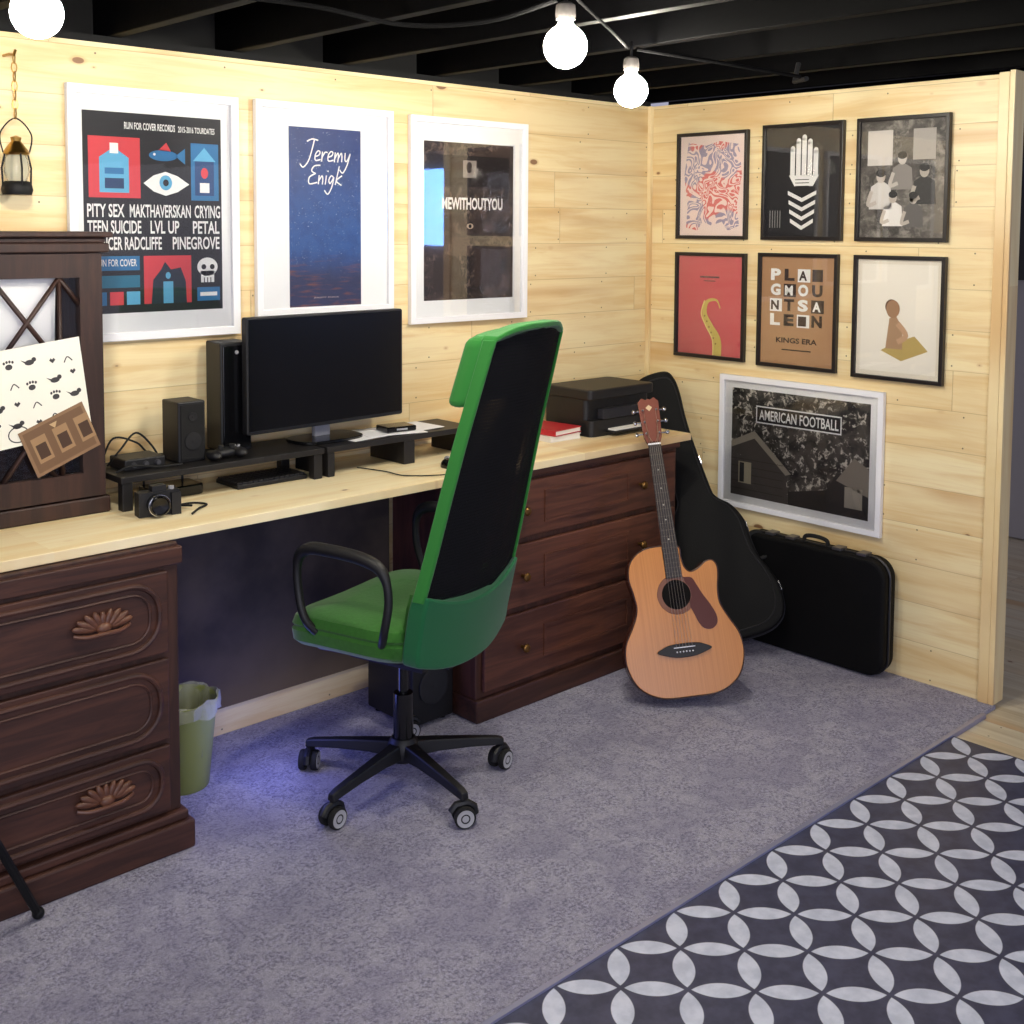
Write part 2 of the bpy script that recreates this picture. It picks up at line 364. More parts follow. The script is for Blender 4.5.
HW={'J':([[(.05,.92),(.3,1.05),(.62,1.0)],[(.42,1.02),(.38,.5),(.3,.0),(.1,-.3),(-.1,-.15)]],.55),
'e':([[(0,.22),(.2,.3),(.24,.45),(.12,.5),(.02,.3),(.08,.05),(.34,.1)]],.34),
'r':([[(0,.48),(.05,.0)],[(.04,.22),(.14,.45),(.28,.44)]],.3),
'm':([[(0,.48),(.04,0)],[(.04,.2),(.14,.45),(.2,.3),(.22,0)],[(.22,.2),(.32,.45),(.39,.3),(.43,.02)]],.5),
'y':([[(0,.48),(.06,.12),(.18,.1),(.28,.45)],[(.28,.45),(.22,-.1),(.06,-.5),(-.14,-.35)]],.34),
'E':([[(.5,1.0),(.2,.95),(.1,.7),(.34,.55)],[(.3,.55),(.04,.35),(.1,.02),(.5,.1)]],.5),
'n':([[(0,.48),(.04,0)],[(.04,.2),(.15,.45),(.22,.3),(.25,0)]],.34),
'i':([[(.02,.48),(.04,0)],[(.05,.68),(.07,.74)]],.16),
'g':([[(.24,.4),(.1,.47),(.02,.25),(.12,.06),(.26,.4)],[(.26,.4),(.24,-.1),(.1,-.5),(-.12,-.3)]],.36),
'k':([[(.06,1.0),(.02,0)],[(.3,.5),(.04,.22),(.36,-.02)]],.36)}
def hand(A,s,x,y,sx,sc,c,w):
    for ch in s:
        st,adv=HW[ch]
        for k in st: A.stroke([(x+p[0]*sx+p[1]*sc*.22,y+p[1]*sc) for p in k],w,c,3)
        x+=adv*sx*1.06
def art2(A,w,h):
    A.g.add([(0,0,0),(w,0,0),(w,0,h),(0,0,h)],[(0,1,2,3)],A.mi(skymat()))
    hand(A,"Jeremy",.05,h-.108,.074,.068,WH,.0045); hand(A,"Enigk",.068,h-.182,.074,.062,WH,.0045)
    A.text("JEREMY ENIGK",w*.32,.025,w*.36,.006,(200,180,170),3)
def collage(c1,c2,c3,sc,name,lo=.52,hi=.66):
    t=NT(name); vec,X,Y,Z=t.coords()
    n=t.noise(vec,sc,6,.65,1.0); n2=t.noise(vec,sc*3.5,4,.7,.5)
    c=t.mix(t.ss(n,.38,.62),c1,c2); c=t.mix(t.ss(n2,lo,hi),c,c3)
    t.L(c,t.b.inputs['Base Color']); t.b.inputs['Roughness'].default_value=.5; return t.m
def art3(A,w,h):
    A.g.add([(0,0,0),(w,0,0),(w,0,h),(0,0,h)],[(0,1,2,3)],A.mi(collage((36,29,29),(70,56,50),(108,90,80),9,"collage_print")))
    A.rect(w*.05,h*.72,w*.9,h*.2,(34,26,26),1); A.rect(w*.42,h*.78,w*.15,h*.11,(140,130,122),2); A.ell(w*.49,h*.845,.014,.02,(60,50,46),3)
    A.text("MEWITHOUTYOU",w*.19,h*.575,w*.68,h*.078,(240,236,230),4,.03)
    A.ell(w*.5,h*.47,.016,.010,(180,160,140),2); A.ell(w*.5,h*.47,.007,.007,BK,3)
    A.rect(w*.1,h*.05,w*.3,h*.2,(50,39,36),1); A.rect(w*.55,h*.08,w*.3,h*.25,(58,45,42),1)
    A.rect(w*.3,h*.28,w*.2,h*.12,(84,68,60),1)
PY=-.001
framed("framed_poster","white framed concert poster with red and blue icons and band names","framed poster",.53,.725,.025,.022,M_white,(244,244,244),(.045,.08,.43,.575),(-2.50,PY,1.268),0,art1)
framed("framed_poster","white framed navy night sky poster with white handwritten name","framed poster",.535,.68,.022,.022,M_white,(244,244,244),(.125,.025,.28,.58),(-1.91,PY,1.315),0,art2)
framed("framed_poster","white framed dark brown collage poster with white lettering","framed poster",.55,.73,.022,.022,M_white,(244,244,244),(.065,.08,.42,.565),(-1.30,PY,1.26),radians(-1.5),art3)
RZ=-PI/2
def squig():
    t=NT("squiggle_print"); vec,X,Y,Z=t.coords()
    n=t.noise(vec,13,1,.5,1.2); f=t.math('ABSOLUTE',t.math('SUBTRACT',t.math('FRACT',t.math('MULTIPLY',n,9)),.5))
    sel=t.noise(vec,8,0); cl=t.mix(t.ss(sel,.47,.53),(216,104,104),(150,140,170))
    t.L(t.mix(t.ss(f,.20,.26),(240,216,210),cl),t.b.inputs['Base Color']); t.b.inputs['Roughness'].default_value=.6; return t.m
def artA(A,w,h):
    A.rect(0,0,w,h,(238,218,212),0); m=squig()
    A.poly([(w*.1,h*.08),(w*.28,h*.05),(w*.36,h*.14),(w*.5,h*.1),(w*.66,h*.14),(w*.75,h*.05),(w*.92,h*.1),(w*.88,h*.3),(w*.95,h*.6),(w*.9,h*.9),(w*.6,h*.94),(w*.4,h*.9),(w*.12,h*.94),(w*.06,h*.6),(w*.12,h*.3)],m,1)
def artB(A,w,h):
    A.rect(0,0,w,h,(24,22,26),0); c=(236,234,232)
    for i,(dx,tp) in enumerate(((-.05,.80),(-.025,.87),(0,.9),(.025,.86),(.05,.78))):
        A.stroke([(w*.52+dx,h*.55),(w*.52+dx,h*tp)],.02,c,2,False)
    for i in range(5): A.ell(w*.52+(-.05+.025*i),h*(.80,.87,.9,.86,.78)[i],.010,.012,c,2)
    A.poly([(w*.52-.065,h*.56),(w*.52+.065,h*.56),(w*.52+.04,h*.46),(w*.52-.04,h*.46)],c,2)
    for i in range(4):
        z=h*(.42-.085*i); s=.062-.004*i
        A.poly([(w*.5-s,z),(w*.5,z-.028),(w*.5+s,z),(w*.5+s,z-.015),(w*.5,z-.043),(w*.5-s,z-.015)],c,2)
    for i in range(3): A.stroke([(w*.5-.03,h*(.52-.03*i)),(w*.5+.03,h*(.52-.03*i))],.003,(26,24,28),3,False)
    for i in range(5): A.rect(w*(.06+.035*i),h*.08,.003,h*.16,(150,148,148),2)
def person(A,x,y,s,c,sk):
    A.ell(x,y+s*.42,s*.11,s*.14,sk,4); A.ell(x,y+s*.5,s*.12,s*.09,(40,38,38),5)
    A.poly([(x-s*.28,y-s*.3),(x-s*.24,y+s*.2),(x-s*.08,y+s*.3),(x+s*.08,y+s*.3),(x+s*.24,y+s*.2),(x+s*.28,y-s*.3)],c,3)
    A.stroke([(x-s*.22,y+s*.1),(x-s*.3,y-s*.2),(x-.1*s,y-s*.15)],s*.09,sk,4)
def artC(A,w,h):
    A.g.add([(0,0,0),(w,0,0),(w,0,h),(0,0,h)],[(0,1,2,3)],A.mi(collage((52,48,46),(104,98,92),(150,144,136),5,"mono_photo_print",.45,.7)))
    A.rect(w*.08,h*.62,w*.3,h*.3,(206,200,194),1); A.rect(w*.62,h*.66,w*.26,h*.26,(170,164,158),1)
    person(A,w*.25,h*.36,.16,(206,202,198),(190,180,172)); person(A,w*.5,h*.52,.15,(140,134,130),(196,188,180)); person(A,w*.76,h*.4,.16,(54,52,52),(180,170,160))
    person(A,w*.4,h*.2,.14,(230,226,222),(190,180,170)); person(A,w*.64,h*.19,.14,(100,96,94),(190,180,170))
def artD(A,w,h):
    A.rect(0,0,w,h,(206,82,94),0)
    A.stroke([(w*.62,0),(w*.62,h*.16),(w*.5,h*.3),(w*.42,h*.42),(w*.46,h*.54),(w*.6,h*.56),(w*.66,h*.48)],.044,(206,188,96),2,True,True)
    A.stroke([(w*.56,0),(w*.55,h*.16),(w*.44,h*.3),(w*.37,h*.42),(w*.42,h*.55)],.006,(230,214,136),3)
    for i in range(6): A.ell(w*(.6-.035*i),h*(.12+.055*i),.004,.004,(150,120,60),4)
    A.rect(w*.34,h*.78,w*.3,h*.018,(90,60,70),2); A.rect(w*.4,h*.745,w*.18,h*.01,(90,60,70),2)
def artE(A,w,h):
    A.rect(0,0,w,h,(176,136,100),0)
    tiles=[("P",1),("L",0),("A",1),("I",0),("G",1),("M",0),("O",1),("U",0),("N",1),("T",0),("S",1),("A",0),("L",1),("E",0),("I",1),("N",0)]
    k=0
    for r_ in range(4):
        for c_ in range(4):
            ch,b=tiles[k]; k+=1; x=w*(.13+.19*c_); y=h*(.78-.14*r_)
            if (k%3)==0: A.rect(x-.003,y-.004,w*.17,h*.12,WH if b else (60,44,38),1); A.text(ch,x+.003,y+.002,w*.11,h*.09,(60,44,38) if b else WH,3,.04)
            else: A.text(ch,x,y,w*.14,h*.11,WH if b else (52,38,34),3,.05)
    A.text("KINGS ERA",w*.22,h*.2,w*.56,h*.05,(52,38,34),3,.03); A.rect(w*.3,h*.13,w*.4,h*.012,(52,38,34),2)
def artF(A,w,h):
    A.rect(0,0,w,h,(230,222,206),0); A.rect(w*.05,h*.04,w*.9,h*.92,(240,234,222),1)
    A.poly([(w*.3,h*.22),(w*.55,h*.14),(w*.86,h*.24),(w*.7,h*.36),(w*.5,h*.3)],(190,166,100),2)
    A.poly([(w*.36,h*.24),(w*.4,h*.5),(w*.48,h*.52),(w*.56,h*.42),(w*.56,h*.24)],(176,142,110),3)
    A.ell(w*.44,h*.58,.026,.032,(168,130,98),4); A.ell(w*.42,h*.60,.024,.026,(110,82,62),3)
    A.stroke([(w*.5,h*.46),(w*.6,h*.36),(w*.5,h*.3)],.02,(196,160,128),4)
sm=[("thin black framed print with red and blue squiggle pattern",-.16,1.56,.35,.43,artA,(238,216,208)),
("thin black framed black print with white stacked hand and chevrons",-.58,1.56,.35,.44,artB,(26,24,28)),
("thin black framed grey photograph of a group of people",-.985,1.56,.35,.44,artC,(228,226,224)),
("thin black framed red print with a curling yellow green tentacle",-.16,1.075,.35,.43,artD,(198,72,84)),
("thin black framed tan print with rows of block letters",-.57,1.07,.35,.44,artE,(168,128,92)),
("thin black framed cream print of a small seated figure",-.985,1.065,.35,.445,artF,(230,222,206))]
for l,y,z,w,h,fn,mc in sm:
    framed("framed_print",l,"framed print",w,h,.014,.022,M_blackfr,mc,(.014,.014,w-.028,h-.028),(-.001,y,z),RZ,fn)
def artG(A,w,h):
    A.g.add([(0,0,0),(w,0,0),(w,0,h),(0,0,h)],[(0,1,2,3)],A.mi(collage((26,26,26),(78,74,68),(206,200,188),11,"foliage_print",.53,.64)))
    A.poly([(0,0),(0,h*.5),(w*.18,h*.56),(w*.42,h*.3),(w*.44,0)],(76,70,66),1); A.poly([(0,h*.5),(w*.18,h*.62),(w*.46,h*.28),(w*.42,h*.26),(w*.18,h*.55),(0,h*.44)],(150,142,128),2)
    for i in range(5): A.rect(0,h*(.06+.07*i),w*.4,h*.008,(60,54,50),2)
    A.rect(w*.06,h*.12,w*.1,h*.2,(170,160,138),3); A.rect(w*.07,h*.13,w*.035,h*.18,(40,38,40),4)
    A.poly([(w*.44,0),(w*.44,h*.12),(w*.72,h*.2),(w*.78,h*.36),(w,h*.42),(w,0)],(46,44,42),1)
    A.poly([(w*.78,h*.3),(w*.9,h*.52),(w,h*.44),(w,h*.2)],(136,128,116),2); A.rect(w*.84,h*.08,w*.12,h*.18,(160,152,138),2)
    A.rect(w*.19,h*.70,w*.62,h*.16,(22,22,24),3)
    for (a,b,c,d) in ((.19,.70,.62,.012),(.19,.848,.62,.012),(.19,.70,.008,.16),(.802,.70,.008,.16)): A.rect(w*a,h*b,w*c,h*d,WH,4)
    A.text("AMERICAN FOOTBALL",w*.215,h*.732,w*.575,h*.095,WH,5,.015)
framed("framed_poster","white framed landscape poster of a house among trees","framed poster",.72,.53,.022,.022,M_white,(244,244,244),(.055,.05,.61,.43),(-.001,-.40,.49),RZ,artG)
# ================================================================= WORKTOP + DRESSERS
wt=pine("pine_worktop",'x','y',plank=.51,groove=False,light=(247,233,196),dark=(236,210,158),rough=.4,seed=2)
G().box(-3.9,-.335,-.505,-.002,.802,.828).obj("worktop",wt,bev=.002,label="long pale pine worktop laid over two dressers",category="desk top")
dw=darkwood("dark_walnut",(54,31,25),(84,50,38),'x',.5); dwz=darkwood("walnut_side",(50,29,23),(76,46,35),'z',.5)
dwh=darkwood("hutch_walnut",(42,25,21),(64,39,31),'z',.5)
dw2=darkwood("red_walnut",(72,40,31),(106,63,46),'x',.5); dwz2=darkwood("red_walnut_side",(62,36,28),(92,55,42),'z',.5)
r=root("dresser","dark carved wooden dresser with three drawers under worktop","dresser",(-2.445,-.52,0))
W=-1.05
G().box(W,0,.0,.50,.1,.80).obj("body",dwz,r,bev=.004)
G().box(W-.02,.025,-.03,.51,0,.075).box(W-.01,.013,-.018,.505,.075,.1).obj("plinth",dw,r,bev=.006)
G().box(W,.008,-.012,.5,.745,.79).obj("top_rail",dw,r,bev=.004)
g_leaf=G()
for k in range(9):
    a=radians(-80+20*k); M=Matrix.Rotation(a,4,'Y'); L_=.036+.014*abs(sin(a))
    g_leaf.ball((sin(a)*L_*.9,-.012,cos(a)*L_*.45-.012),.010,.009,L_*.66,12,M=M)
g_leaf.ball((0,-.016,-.012),.02,.014,.014)
g_leaf.tube(cat([(-.07,-.008,-.020),(-.04,-.02,-.026),(0,-.026,-.024),(.04,-.02,-.026),(.07,-.008,-.020)],5,False),.0055,8)
leafmat=darkwood("leaf_wood",(84,50,36),(118,76,54),'x',.4)
for (z0,z1,hd) in ((.525,.735,1),(.30,.51,0),(.115,.285,1)):
    dr=G().box(W+.03,-.035,-.016,.0,z0,z1).obj("drawer",dw,r,bev=.004)
    zc=(z0+z1)/2; hh=(z1-z0)/2-.022; pts=[]
    for x,z in rrect(W+.06,-.06,zc-hh,zc+hh,hh*.92,8): pts.append((x,-.018,z))
    G().tube(pts,.0075,8,True).obj("raised_moulding",dw,dr)
    pts=[(x,-.017,z) for x,z in rrect(W+.085,-.085,zc-hh+.022,zc+hh-.022,hh*.6,8)]
    G().tube(pts,.004,6,True).obj("raised_moulding",dw,dr)
    if hd:
        for x in (-.21,-.85): g_leaf.obj("drawer_handle",leafmat,dr,loc=(x,-.014,zc+.015),label="carved wooden leaf handle")
r=root("dresser","brown wooden dresser with three knobbed drawers under worktop","dresser",(-1.40,-.47,0))
W=1.03
G().box(.01,W-.01,.0,.44,.07,.79).obj("body",dwz2,r,bev=.003)
G().box(0,W,-.02,.445,0,.075).obj("plinth",dw,r,bev=.006)
G().box(0,W,-.012,.445,.775,.80).obj("top_board",dw2,r,bev=.004)
for (z0,z1) in ((.575,.765),(.345,.555),(.095,.325)):
    dr=G().box(.035,W-.035,-.018,0,z0,z1).obj("drawer",dw2,r,bev=.005)
    zc=(z0+z1)/2; xa,xb=.30,W-.30
    g=G()
    for a,b,c,d in ((xa,xb,zc-.055,zc-.045),(xa,xb,zc+.045,zc+.055),(xa,xa+.01,zc-.045,zc+.045),(xb-.01,xb,zc-.045,zc+.045)): g.box(a,b,-.024,-.016,c,d)
    g.box(xa+.01,xb-.01,-.02,-.016,zc-.045,zc+.045)
    g.obj("raised_panel",dw2,dr)
    for x in (.2,W-.24):
        G().lathe([(.006,0),(.006,-.014),(.014,-.02),(.015,-.026),(.011,-.031),(.001,-.033)],18,axis='y').obj("knob",M_knob,dr,loc=(x,-.018,zc),label="round aged brass knob")
# ================================================================= HUTCH
r=root("glass_door_hutch","dark wooden hutch with lattice glass door standing on worktop","cabinet",(-2.495,-.2,.8285))
g=G(); X0=-.80; D=.165
g.box(X0,X0+.02,.0,D,0,.70).box(-.02,0,.0,D,0,.70).box(X0+.02,-.02,D-.01,D,0,.70).box(X0+.02,-.02,0,D-.01,0,.02).box(X0+.02,-.02,0,D-.01,.68,.70).box(X0+.02,-.02,.02,D-.01,.34,.355)
g.obj("body",dwh,r)
G().box(X0-.02,.02,-.02,D,.70,.725).box(X0-.012,.012,-.012,D,.725,.74).box(X0-.028,.028,-.028,D,.74,.755).obj("cornice",dwh,r,bev=.004)
G().box(X0-.01,.012,-.018,D,0,.045).obj("base_moulding",dwh,r,bev=.005)
for dx0,dx1 in ((-.395,-.003),(X0+.003,-.405)):
    g=G()
    for a,b,c,d in ((dx0+.06,dx1-.06,.05,.115),(dx0+.06,dx1-.06,.635,.697),(dx0,dx0+.06,.05,.697),(dx1-.06,dx1,.05,.697)): g.box(a,b,-.02,0,c,d)
    dr=g.obj("door",dwh,r)
    a,b,c,d=dx0+.055,dx1-.055,.11,.64; m=(a+b)/2
    g=G()
    def bar(p,q): g.tube([(p[0],-.01,p[1]),(q[0],-.01,q[1])],.0065,4)
    e=.085
    for z in (.205,.52):
        bar((m-e,z-.115),(m+e,z+.115)); bar((m+e,z-.115),(m-e,z+.115))
        bar((a,z+.04),(m-e,z+.115)); bar((b,z+.04),(m+e,z+.115))
    bar((m-e,c),(m-e,d)); bar((m+e,c),(m+e,d)); bar((a,.375),(b,.375))
    g.obj("lattice",dwh,dr)
    G().box(a,b,-.006,-.004,c,d).obj("glass_pane",M_glass,dr)
def sheet(name,label,category,w,h,loc,rot,fn,base,th=.0015):
    rt=root(name,label,category,loc,rot)
    G().box(0,w,-th,0,0,h).obj("sheet",mat(base,.85),rt)
    A=Art(); fn(A,w,h); A.g.v=[(v[0],v[1]-th,v[2]) for v in A.g.v]
    if A.g.v: A.obj(rt)
    return rt
def hx(px): return -2.745+.0025*px
def hz(py): return 1.575-.00263*(py-232)
sheet("paper_sheet","plain white paper sheet standing behind the hutch lattice","paper",.19,.295,(hx(-26),-.190,.8285+.357),(0,radians(2),0),lambda A,w,h:A.rect(.1,.05,.05,.002,(200,200,200)),(236,236,238))
def paws(A,w,h):
    k=(60,58,60)
    def paw(x,y,s,c=k):
        A.ell(x,y,s,s*.8,c,1)
        for i in range(4): A.ell(x+(i-1.5)*s*.8,y+s*(1.25+.25*(1 if i in(1,2) else 0)),s*.33,s*.42,c,1)
    random.seed(3)
    for i in range(4):
        for j in range(5):
            x=w*(.12+.19*j)+random.uniform(-.008,.008); y=h*(.2+.2*i)+random.uniform(-.008,.008); q=(i*5+j)%4
            if q==0: paw(x,y,.009)
            elif q==1: A.ell(x,y,.012,.007,k,1); A.ell(x+.012,y+.006,.006,.006,k,1); A.poly([(x-.012,y),(x-.022,y+.01),(x-.01,y+.004)],k,1)
            elif q==2:
                A.poly([(x,y),(x-.008,y+.008),(x-.004,y+.014),(x,y+.010),(x+.004,y+.014),(x+.008,y+.008)],k,1)
            else: A.stroke([(x-.01,y-.006),(x,y+.008),(x+.012,y-.004)],.003,k,1)
    A.stroke([(w*.3+.025*cos(t_*.524),h*.12+.02*sin(t_*.524)) for t_ in range(13)],.003,k,1)
sheet("paper_sheet","white paper with animal and paw print drawings on hutch door","paper",.27,.25,(hx(-23),-.2225,hz(440)),(0,radians(-7),0),paws,(236,234,222))
def card(A,w,h):
    d=(70,48,34)
    A.rect(.008,.008,w-.016,h-.016,(112,84,60),1)
    for i in range(3): A.rect(.02+.06*i,.03,.04,h-.06,(156,124,90),2); A.rect(.026+.06*i,.04,.028,h-.09,d,3)
    A.poly([(w*.5,h-.03),(w*.56,h-.015),(w*.44,h-.015)],(190,160,120),2)
sheet("brown_card","brown printed card tucked into the hutch door","card",.18,.13,(hx(26),-.2255,hz(470)),(0,radians(-22),0),card,(138,108,82))
# ================================================================= LANTERN on wall
r=root("hanging_lantern","small black and brass lantern hanging from a wall hook","lantern",(-2.66,-.075,1.68))
G().lathe([(.001,0),(.036,0),(.04,.012),(.036,.03),(.03,.035),(.001,.036)],24).obj("lantern_base",M_black,r)
G().lathe([(.024,.035),(.033,.06),(.031,.09),(.024,.105)],24).obj("glass_globe",mat((190,190,170),.1,alpha=.45),r)
G().lathe([(.03,.104),(.034,.11),(.02,.13),(.012,.14),(.014,.15),(.001,.155)],24).obj("lantern_cap",M_brass,r)
g=G()
for a in (0,PI/2,PI,3*PI/2): g.tube([(.036*cos(a),.036*sin(a),.02),(.038*cos(a),.038*sin(a),.07),(.028*cos(a),.028*sin(a),.115)],.0025,6)
g.tube(cat([(-.034,0,.11),(-.04,0,.16),(0,0,.2),(.04,0,.16),(.034,0,.11)],6,False),.002,6)
g.obj("wire_guard",M_black,r)
g=G()
for k in range(7):
    z=.2+.024*k
    pts=[((.007*cos(a)) if k%2 else 0,(0 if k%2 else .007*cos(a)),z+.012+.014*sin(a)) for a in [i*PI/4 for i in range(8)]]
    g.tube(pts,.0018,5,True)
g.tube([(0,.074,.37),(0,.03,.37),(0,0,.365),(0,-.012,.375)],.004,8)
g.obj("chain",M_brass,r)
# ================================================================= RISERS + desk items
DT=.8285
def riser(x0,x1,label,y0=-.255,y1=-.03,ht=.095):
    r=root("monitor_riser",label,"monitor stand",(x0,y0,DT)); w=x1-x0; d=y1-y0
    G().box(0,w,0,d,ht-.018,ht).obj("shelf_board",mat((20,18,20),.5,var=.2),r,bev=.002)
    for xa in (.005,w-.035):
        for ya in (.005,d-.035): G().box(xa,xa+.03,ya,ya+.03,0,ht-.018).obj("leg",mat((20,18,20),.5),r,bev=.002)
    return r
riser(-2.47,-1.82,"black wooden monitor riser holding monitor and speaker")
r=root("monitor_riser","black low riser shelf holding papers","monitor stand",(-1.81,-.255,DT))
G().box(0,.60,0,.2,.077,.095).obj("shelf_board",mat((24,22,24),.45,var=.2),r,bev=.002)
for xa,xb in ((.005,.03),(.30,.345),(.565,.59)): G().box(xa,xb,.004,.19,0,.077).obj("leg",mat((22,20,22),.5),r,bev=.002)
RT=DT+.0955
r=root("computer_monitor","wide black flat monitor switched off on riser","monitor",(-1.735,-.135,RT),(0,0,radians(3)))
G().prism(rrect(-.305,.305,.05,.405,.008),-.02,.006).obj("bezel",M_plastic,r,bev=.003)
G().box(-.297,.297,-.0215,-.0195,.062,.398).obj("screen",mat((9,9,13),.18),r)
G().prism(rrect(-.2,.2,.1,.36,.03),.006,.03).obj("back_cover",M_plastic,r,bev=.006)
G().box(-.03,.03,.015,.035,.008,.16).obj("stand_neck",mat((150,150,158),.4),r,bev=.004,label="silver grey stand neck")
G().prism([(p.x,p.y) for p in cat([(-.11,-.05,0),(0,-.075,0),(.11,-.05,0),(.11,.06,0),(0,.075,0),(-.11,.06,0)],6)],0,.01,ax='z').obj("stand_base",M_gloss,r,bev=.002)
def speaker(loc,w,h,d,label,rz=0):
    r=root("desktop_speaker",label,"speaker",loc,(0,0,rz))
    G().box(-w/2,w/2,-d/2,d/2,0,h).obj("cabinet",M_plastic,r,bev=.004)
    G().box(-w/2+.006,w/2-.006,-d/2-.004,-d/2,.008,h-.008).obj("grille",mat((14,14,16),.9,bump=.6,bscale=600),r,bev=.002)
    for z,rr in ((h*.35,w*.3),(h*.75,w*.16)): G().lathe([(rr,0),(rr,-.003),(rr*.85,-.004),(rr*.3,-.002),(.001,-.004)],20,axis='y').obj("driver",mat((19,19,23),.85),r,loc=(0,-d/2-.004,z))
speaker((-2.225,-.135,RT),.085,.175,.1,"small black desktop speaker on the riser")
r=root("computer_tower","slim black computer tower behind the monitor","computer",(-2.045,-.075,RT),(0,0,radians(-3)))
G().box(-.05,.05,-.05,.05,0,.33).obj("case",M_plastic,r,bev=.005)
G().box(-.044,.044,-.055,-.05,.01,.32).obj("front_panel",M_gloss,r,bev=.003)
G().lathe([(.006,0),(.006,-.002),(.001,-.003)],14,axis='y').obj("power_button",M_grey,r,loc=(0,-.055,.3))
r=root("keyboard","slim black keyboard tucked under the riser","keyboard",(-1.98,-.155,DT),(0,0,0))
G().box(-.12,.12,-.065,.065,0,.014).obj("case",M_plastic,r,bev=.003)
g=G()
for i in range(5):
    for j in range(13): g.box(-.117+j*.018,-.102+j*.018,-.058+i*.024,-.038+i*.024,.014,.019)
g.obj("keys",mat((36,36,40),.5),r,kind="stuff")
r=root("network_router","small black router with short antennas under riser","router",(-2.27,-.14,DT))
G().prism(rrect(-.08,.08,-.05,.05,.015),0,.03,ax='z').obj("housing",M_gloss,r,bev=.004)
for x in (-.06,.06): G().cyl((x,.045,.01),(x,.05,.07),.004,.003,8).obj("antenna",M_plastic,r)
r=root("camera","small black camera with round lens on the worktop","camera",(-2.405,-.33,DT),(0,0,radians(-8)))
G().box(-.055,.055,-.02,.02,0,.065).box(-.018,.02,-.015,.015,.065,.08).box(.03,.055,-.03,0,0,.06).obj("camera_body",M_plastic,r)
G().lathe([(.028,0),(.028,-.03),(.024,-.034),(.021,-.03),(.001,-.026)],24,axis='y').obj("lens",M_gloss,r,loc=(-.008,-.02,.033))
G().lathe([(.0295,-.02),(.0295,-.026)],24,axis='y').obj("lens_ring",M_chrome,r,loc=(-.008,-.02,.033))
G().cyl((.038,0,.065),(.038,0,.073),.008,.008,14).obj("dial",M_grey,r)
r=root("game_controller","black game controller lying on the riser","game controller",(-2.13,-.2,RT))
g=G().ball((0,0,.018),.04,.025,.016); g.ball((-.042,-.012,.016),.02,.034,.015); g.ball((.042,-.012,.016),.02,.034,.015); g.obj("shell",M_plastic,r)
for x,y in ((-.018,-.01),(.018,-.01)): G().cyl((x,y,.03),(x,y,.042),.008,.009,14).obj("thumb_stick",M_rubber,r)
for k in range(4): G().cyl((.042+.009*cos(k*PI/2),.008+.009*sin(k*PI/2),.028),(.042+.009*cos(k*PI/2),.008+.009*sin(k*PI/2),.034),.0035,n=10).obj("button",M_grey,r)
r=root("audio_interface","small black box with knobs on the riser","audio interface",(-2.37,-.14,RT))
G().box(-.06,.06,-.05,.05,0,.032).obj("housing",M_plastic,r,bev=.004)
for x in (-.035,0,.035): G().cyl((x,-.05,.016),(x,-.06,.016),.008,.007,14).obj("knob",mat((60,60,66),.5),r)
def cable(pts,label,r_=.003,m=None,name="cable"):
    return G().tube(cat(pts,7,False),r_,7).obj(name,m or M_rubber,label=label,category="cable")
z=DT+.004
cable([(-2.34,-.40,z),(-2.30,-.36,z),(-2.26,-.33,z),(-2.28,-.29,z),(-2.32,-.29,z),(-2.31,-.34,z+.006)],"black cable coiled on worktop by the camera")
cable([(-2.44,-.06,RT+.004),(-2.40,-.05,RT+.07),(-2.33,-.05,RT+.05),(-2.28,-.05,RT+.01),(-2.15,-.04,RT+.004)],"black cable looping over the riser")
cable([(-2.46,-.2,RT+.004),(-2.42,-.22,RT+.02),(-2.34,-.21,RT+.006),(-2.27,-.21,RT+.004)],"black cable lying on the riser edge")
cable([(-2.44,-.10,RT+.004),(-2.41,-.12,RT+.05),(-2.36,-.11,RT+.09),(-2.31,-.10,RT+.05),(-2.29,-.12,RT+.004)],"black cable arching over the small box")
cable([(-1.45,-.43,z),(-1.52,-.47,z),(-1.62,-.4,z),(-1.63,-.31,z),(-1.66,-.2,z)],"thin black mouse cable on the worktop",.002)
r=root("computer_mouse","small black mouse on the worktop","mouse",(-1.42,-.40,DT),(0,0,radians(15)))
g=G(); rings=[]
for k in range(9):
    t_=k/8; s_=sqrt(max(.0004,1-t_**3))
    rings.append([(.03*s_*cos(a)*.98,.052*s_*sin(a),.034*t_) for a in [2*PI*i/20 for i in range(20)]])
g.loft(rings).obj("mouse_shell",M_gloss,r); G().cyl((-.004,.03,.027),(.004,.03,.027),.009,n=12).obj("scroll_wheel",M_grey,r)
for i,(x,y,a) in enumerate(((-1.60,-.15,8),(-1.50,-.16,-14),(-1.42,-.15,3))):
    G().box(-.105,.105,-.075,.075,.0012*i,.0012*i+.001).obj("paper_sheet",mat((232,232,236),.8),loc=(x,y,RT+.0003),rot=(0,0,radians(a)),label="loose white paper sheet on the black riser",category="paper",group="papers on the riser")
r=root("hard_drive","small black portable drive resting on papers","hard drive",(-1.48,-.17,RT+.0042),(0,0,radians(-8)))
G().box(-.055,.055,-.04,.04,0,.018).obj("housing",M_gloss,r,bev=.004); G().box(-.02,.02,-.0405,-.04,.006,.012).obj("port",M_grey,r)
cable([(-1.33,-.41,z),(-1.30,-.36,z),(-1.27,-.33,z+.004),(-1.22,-.32,z)],"short black cable on the worktop",.0025)
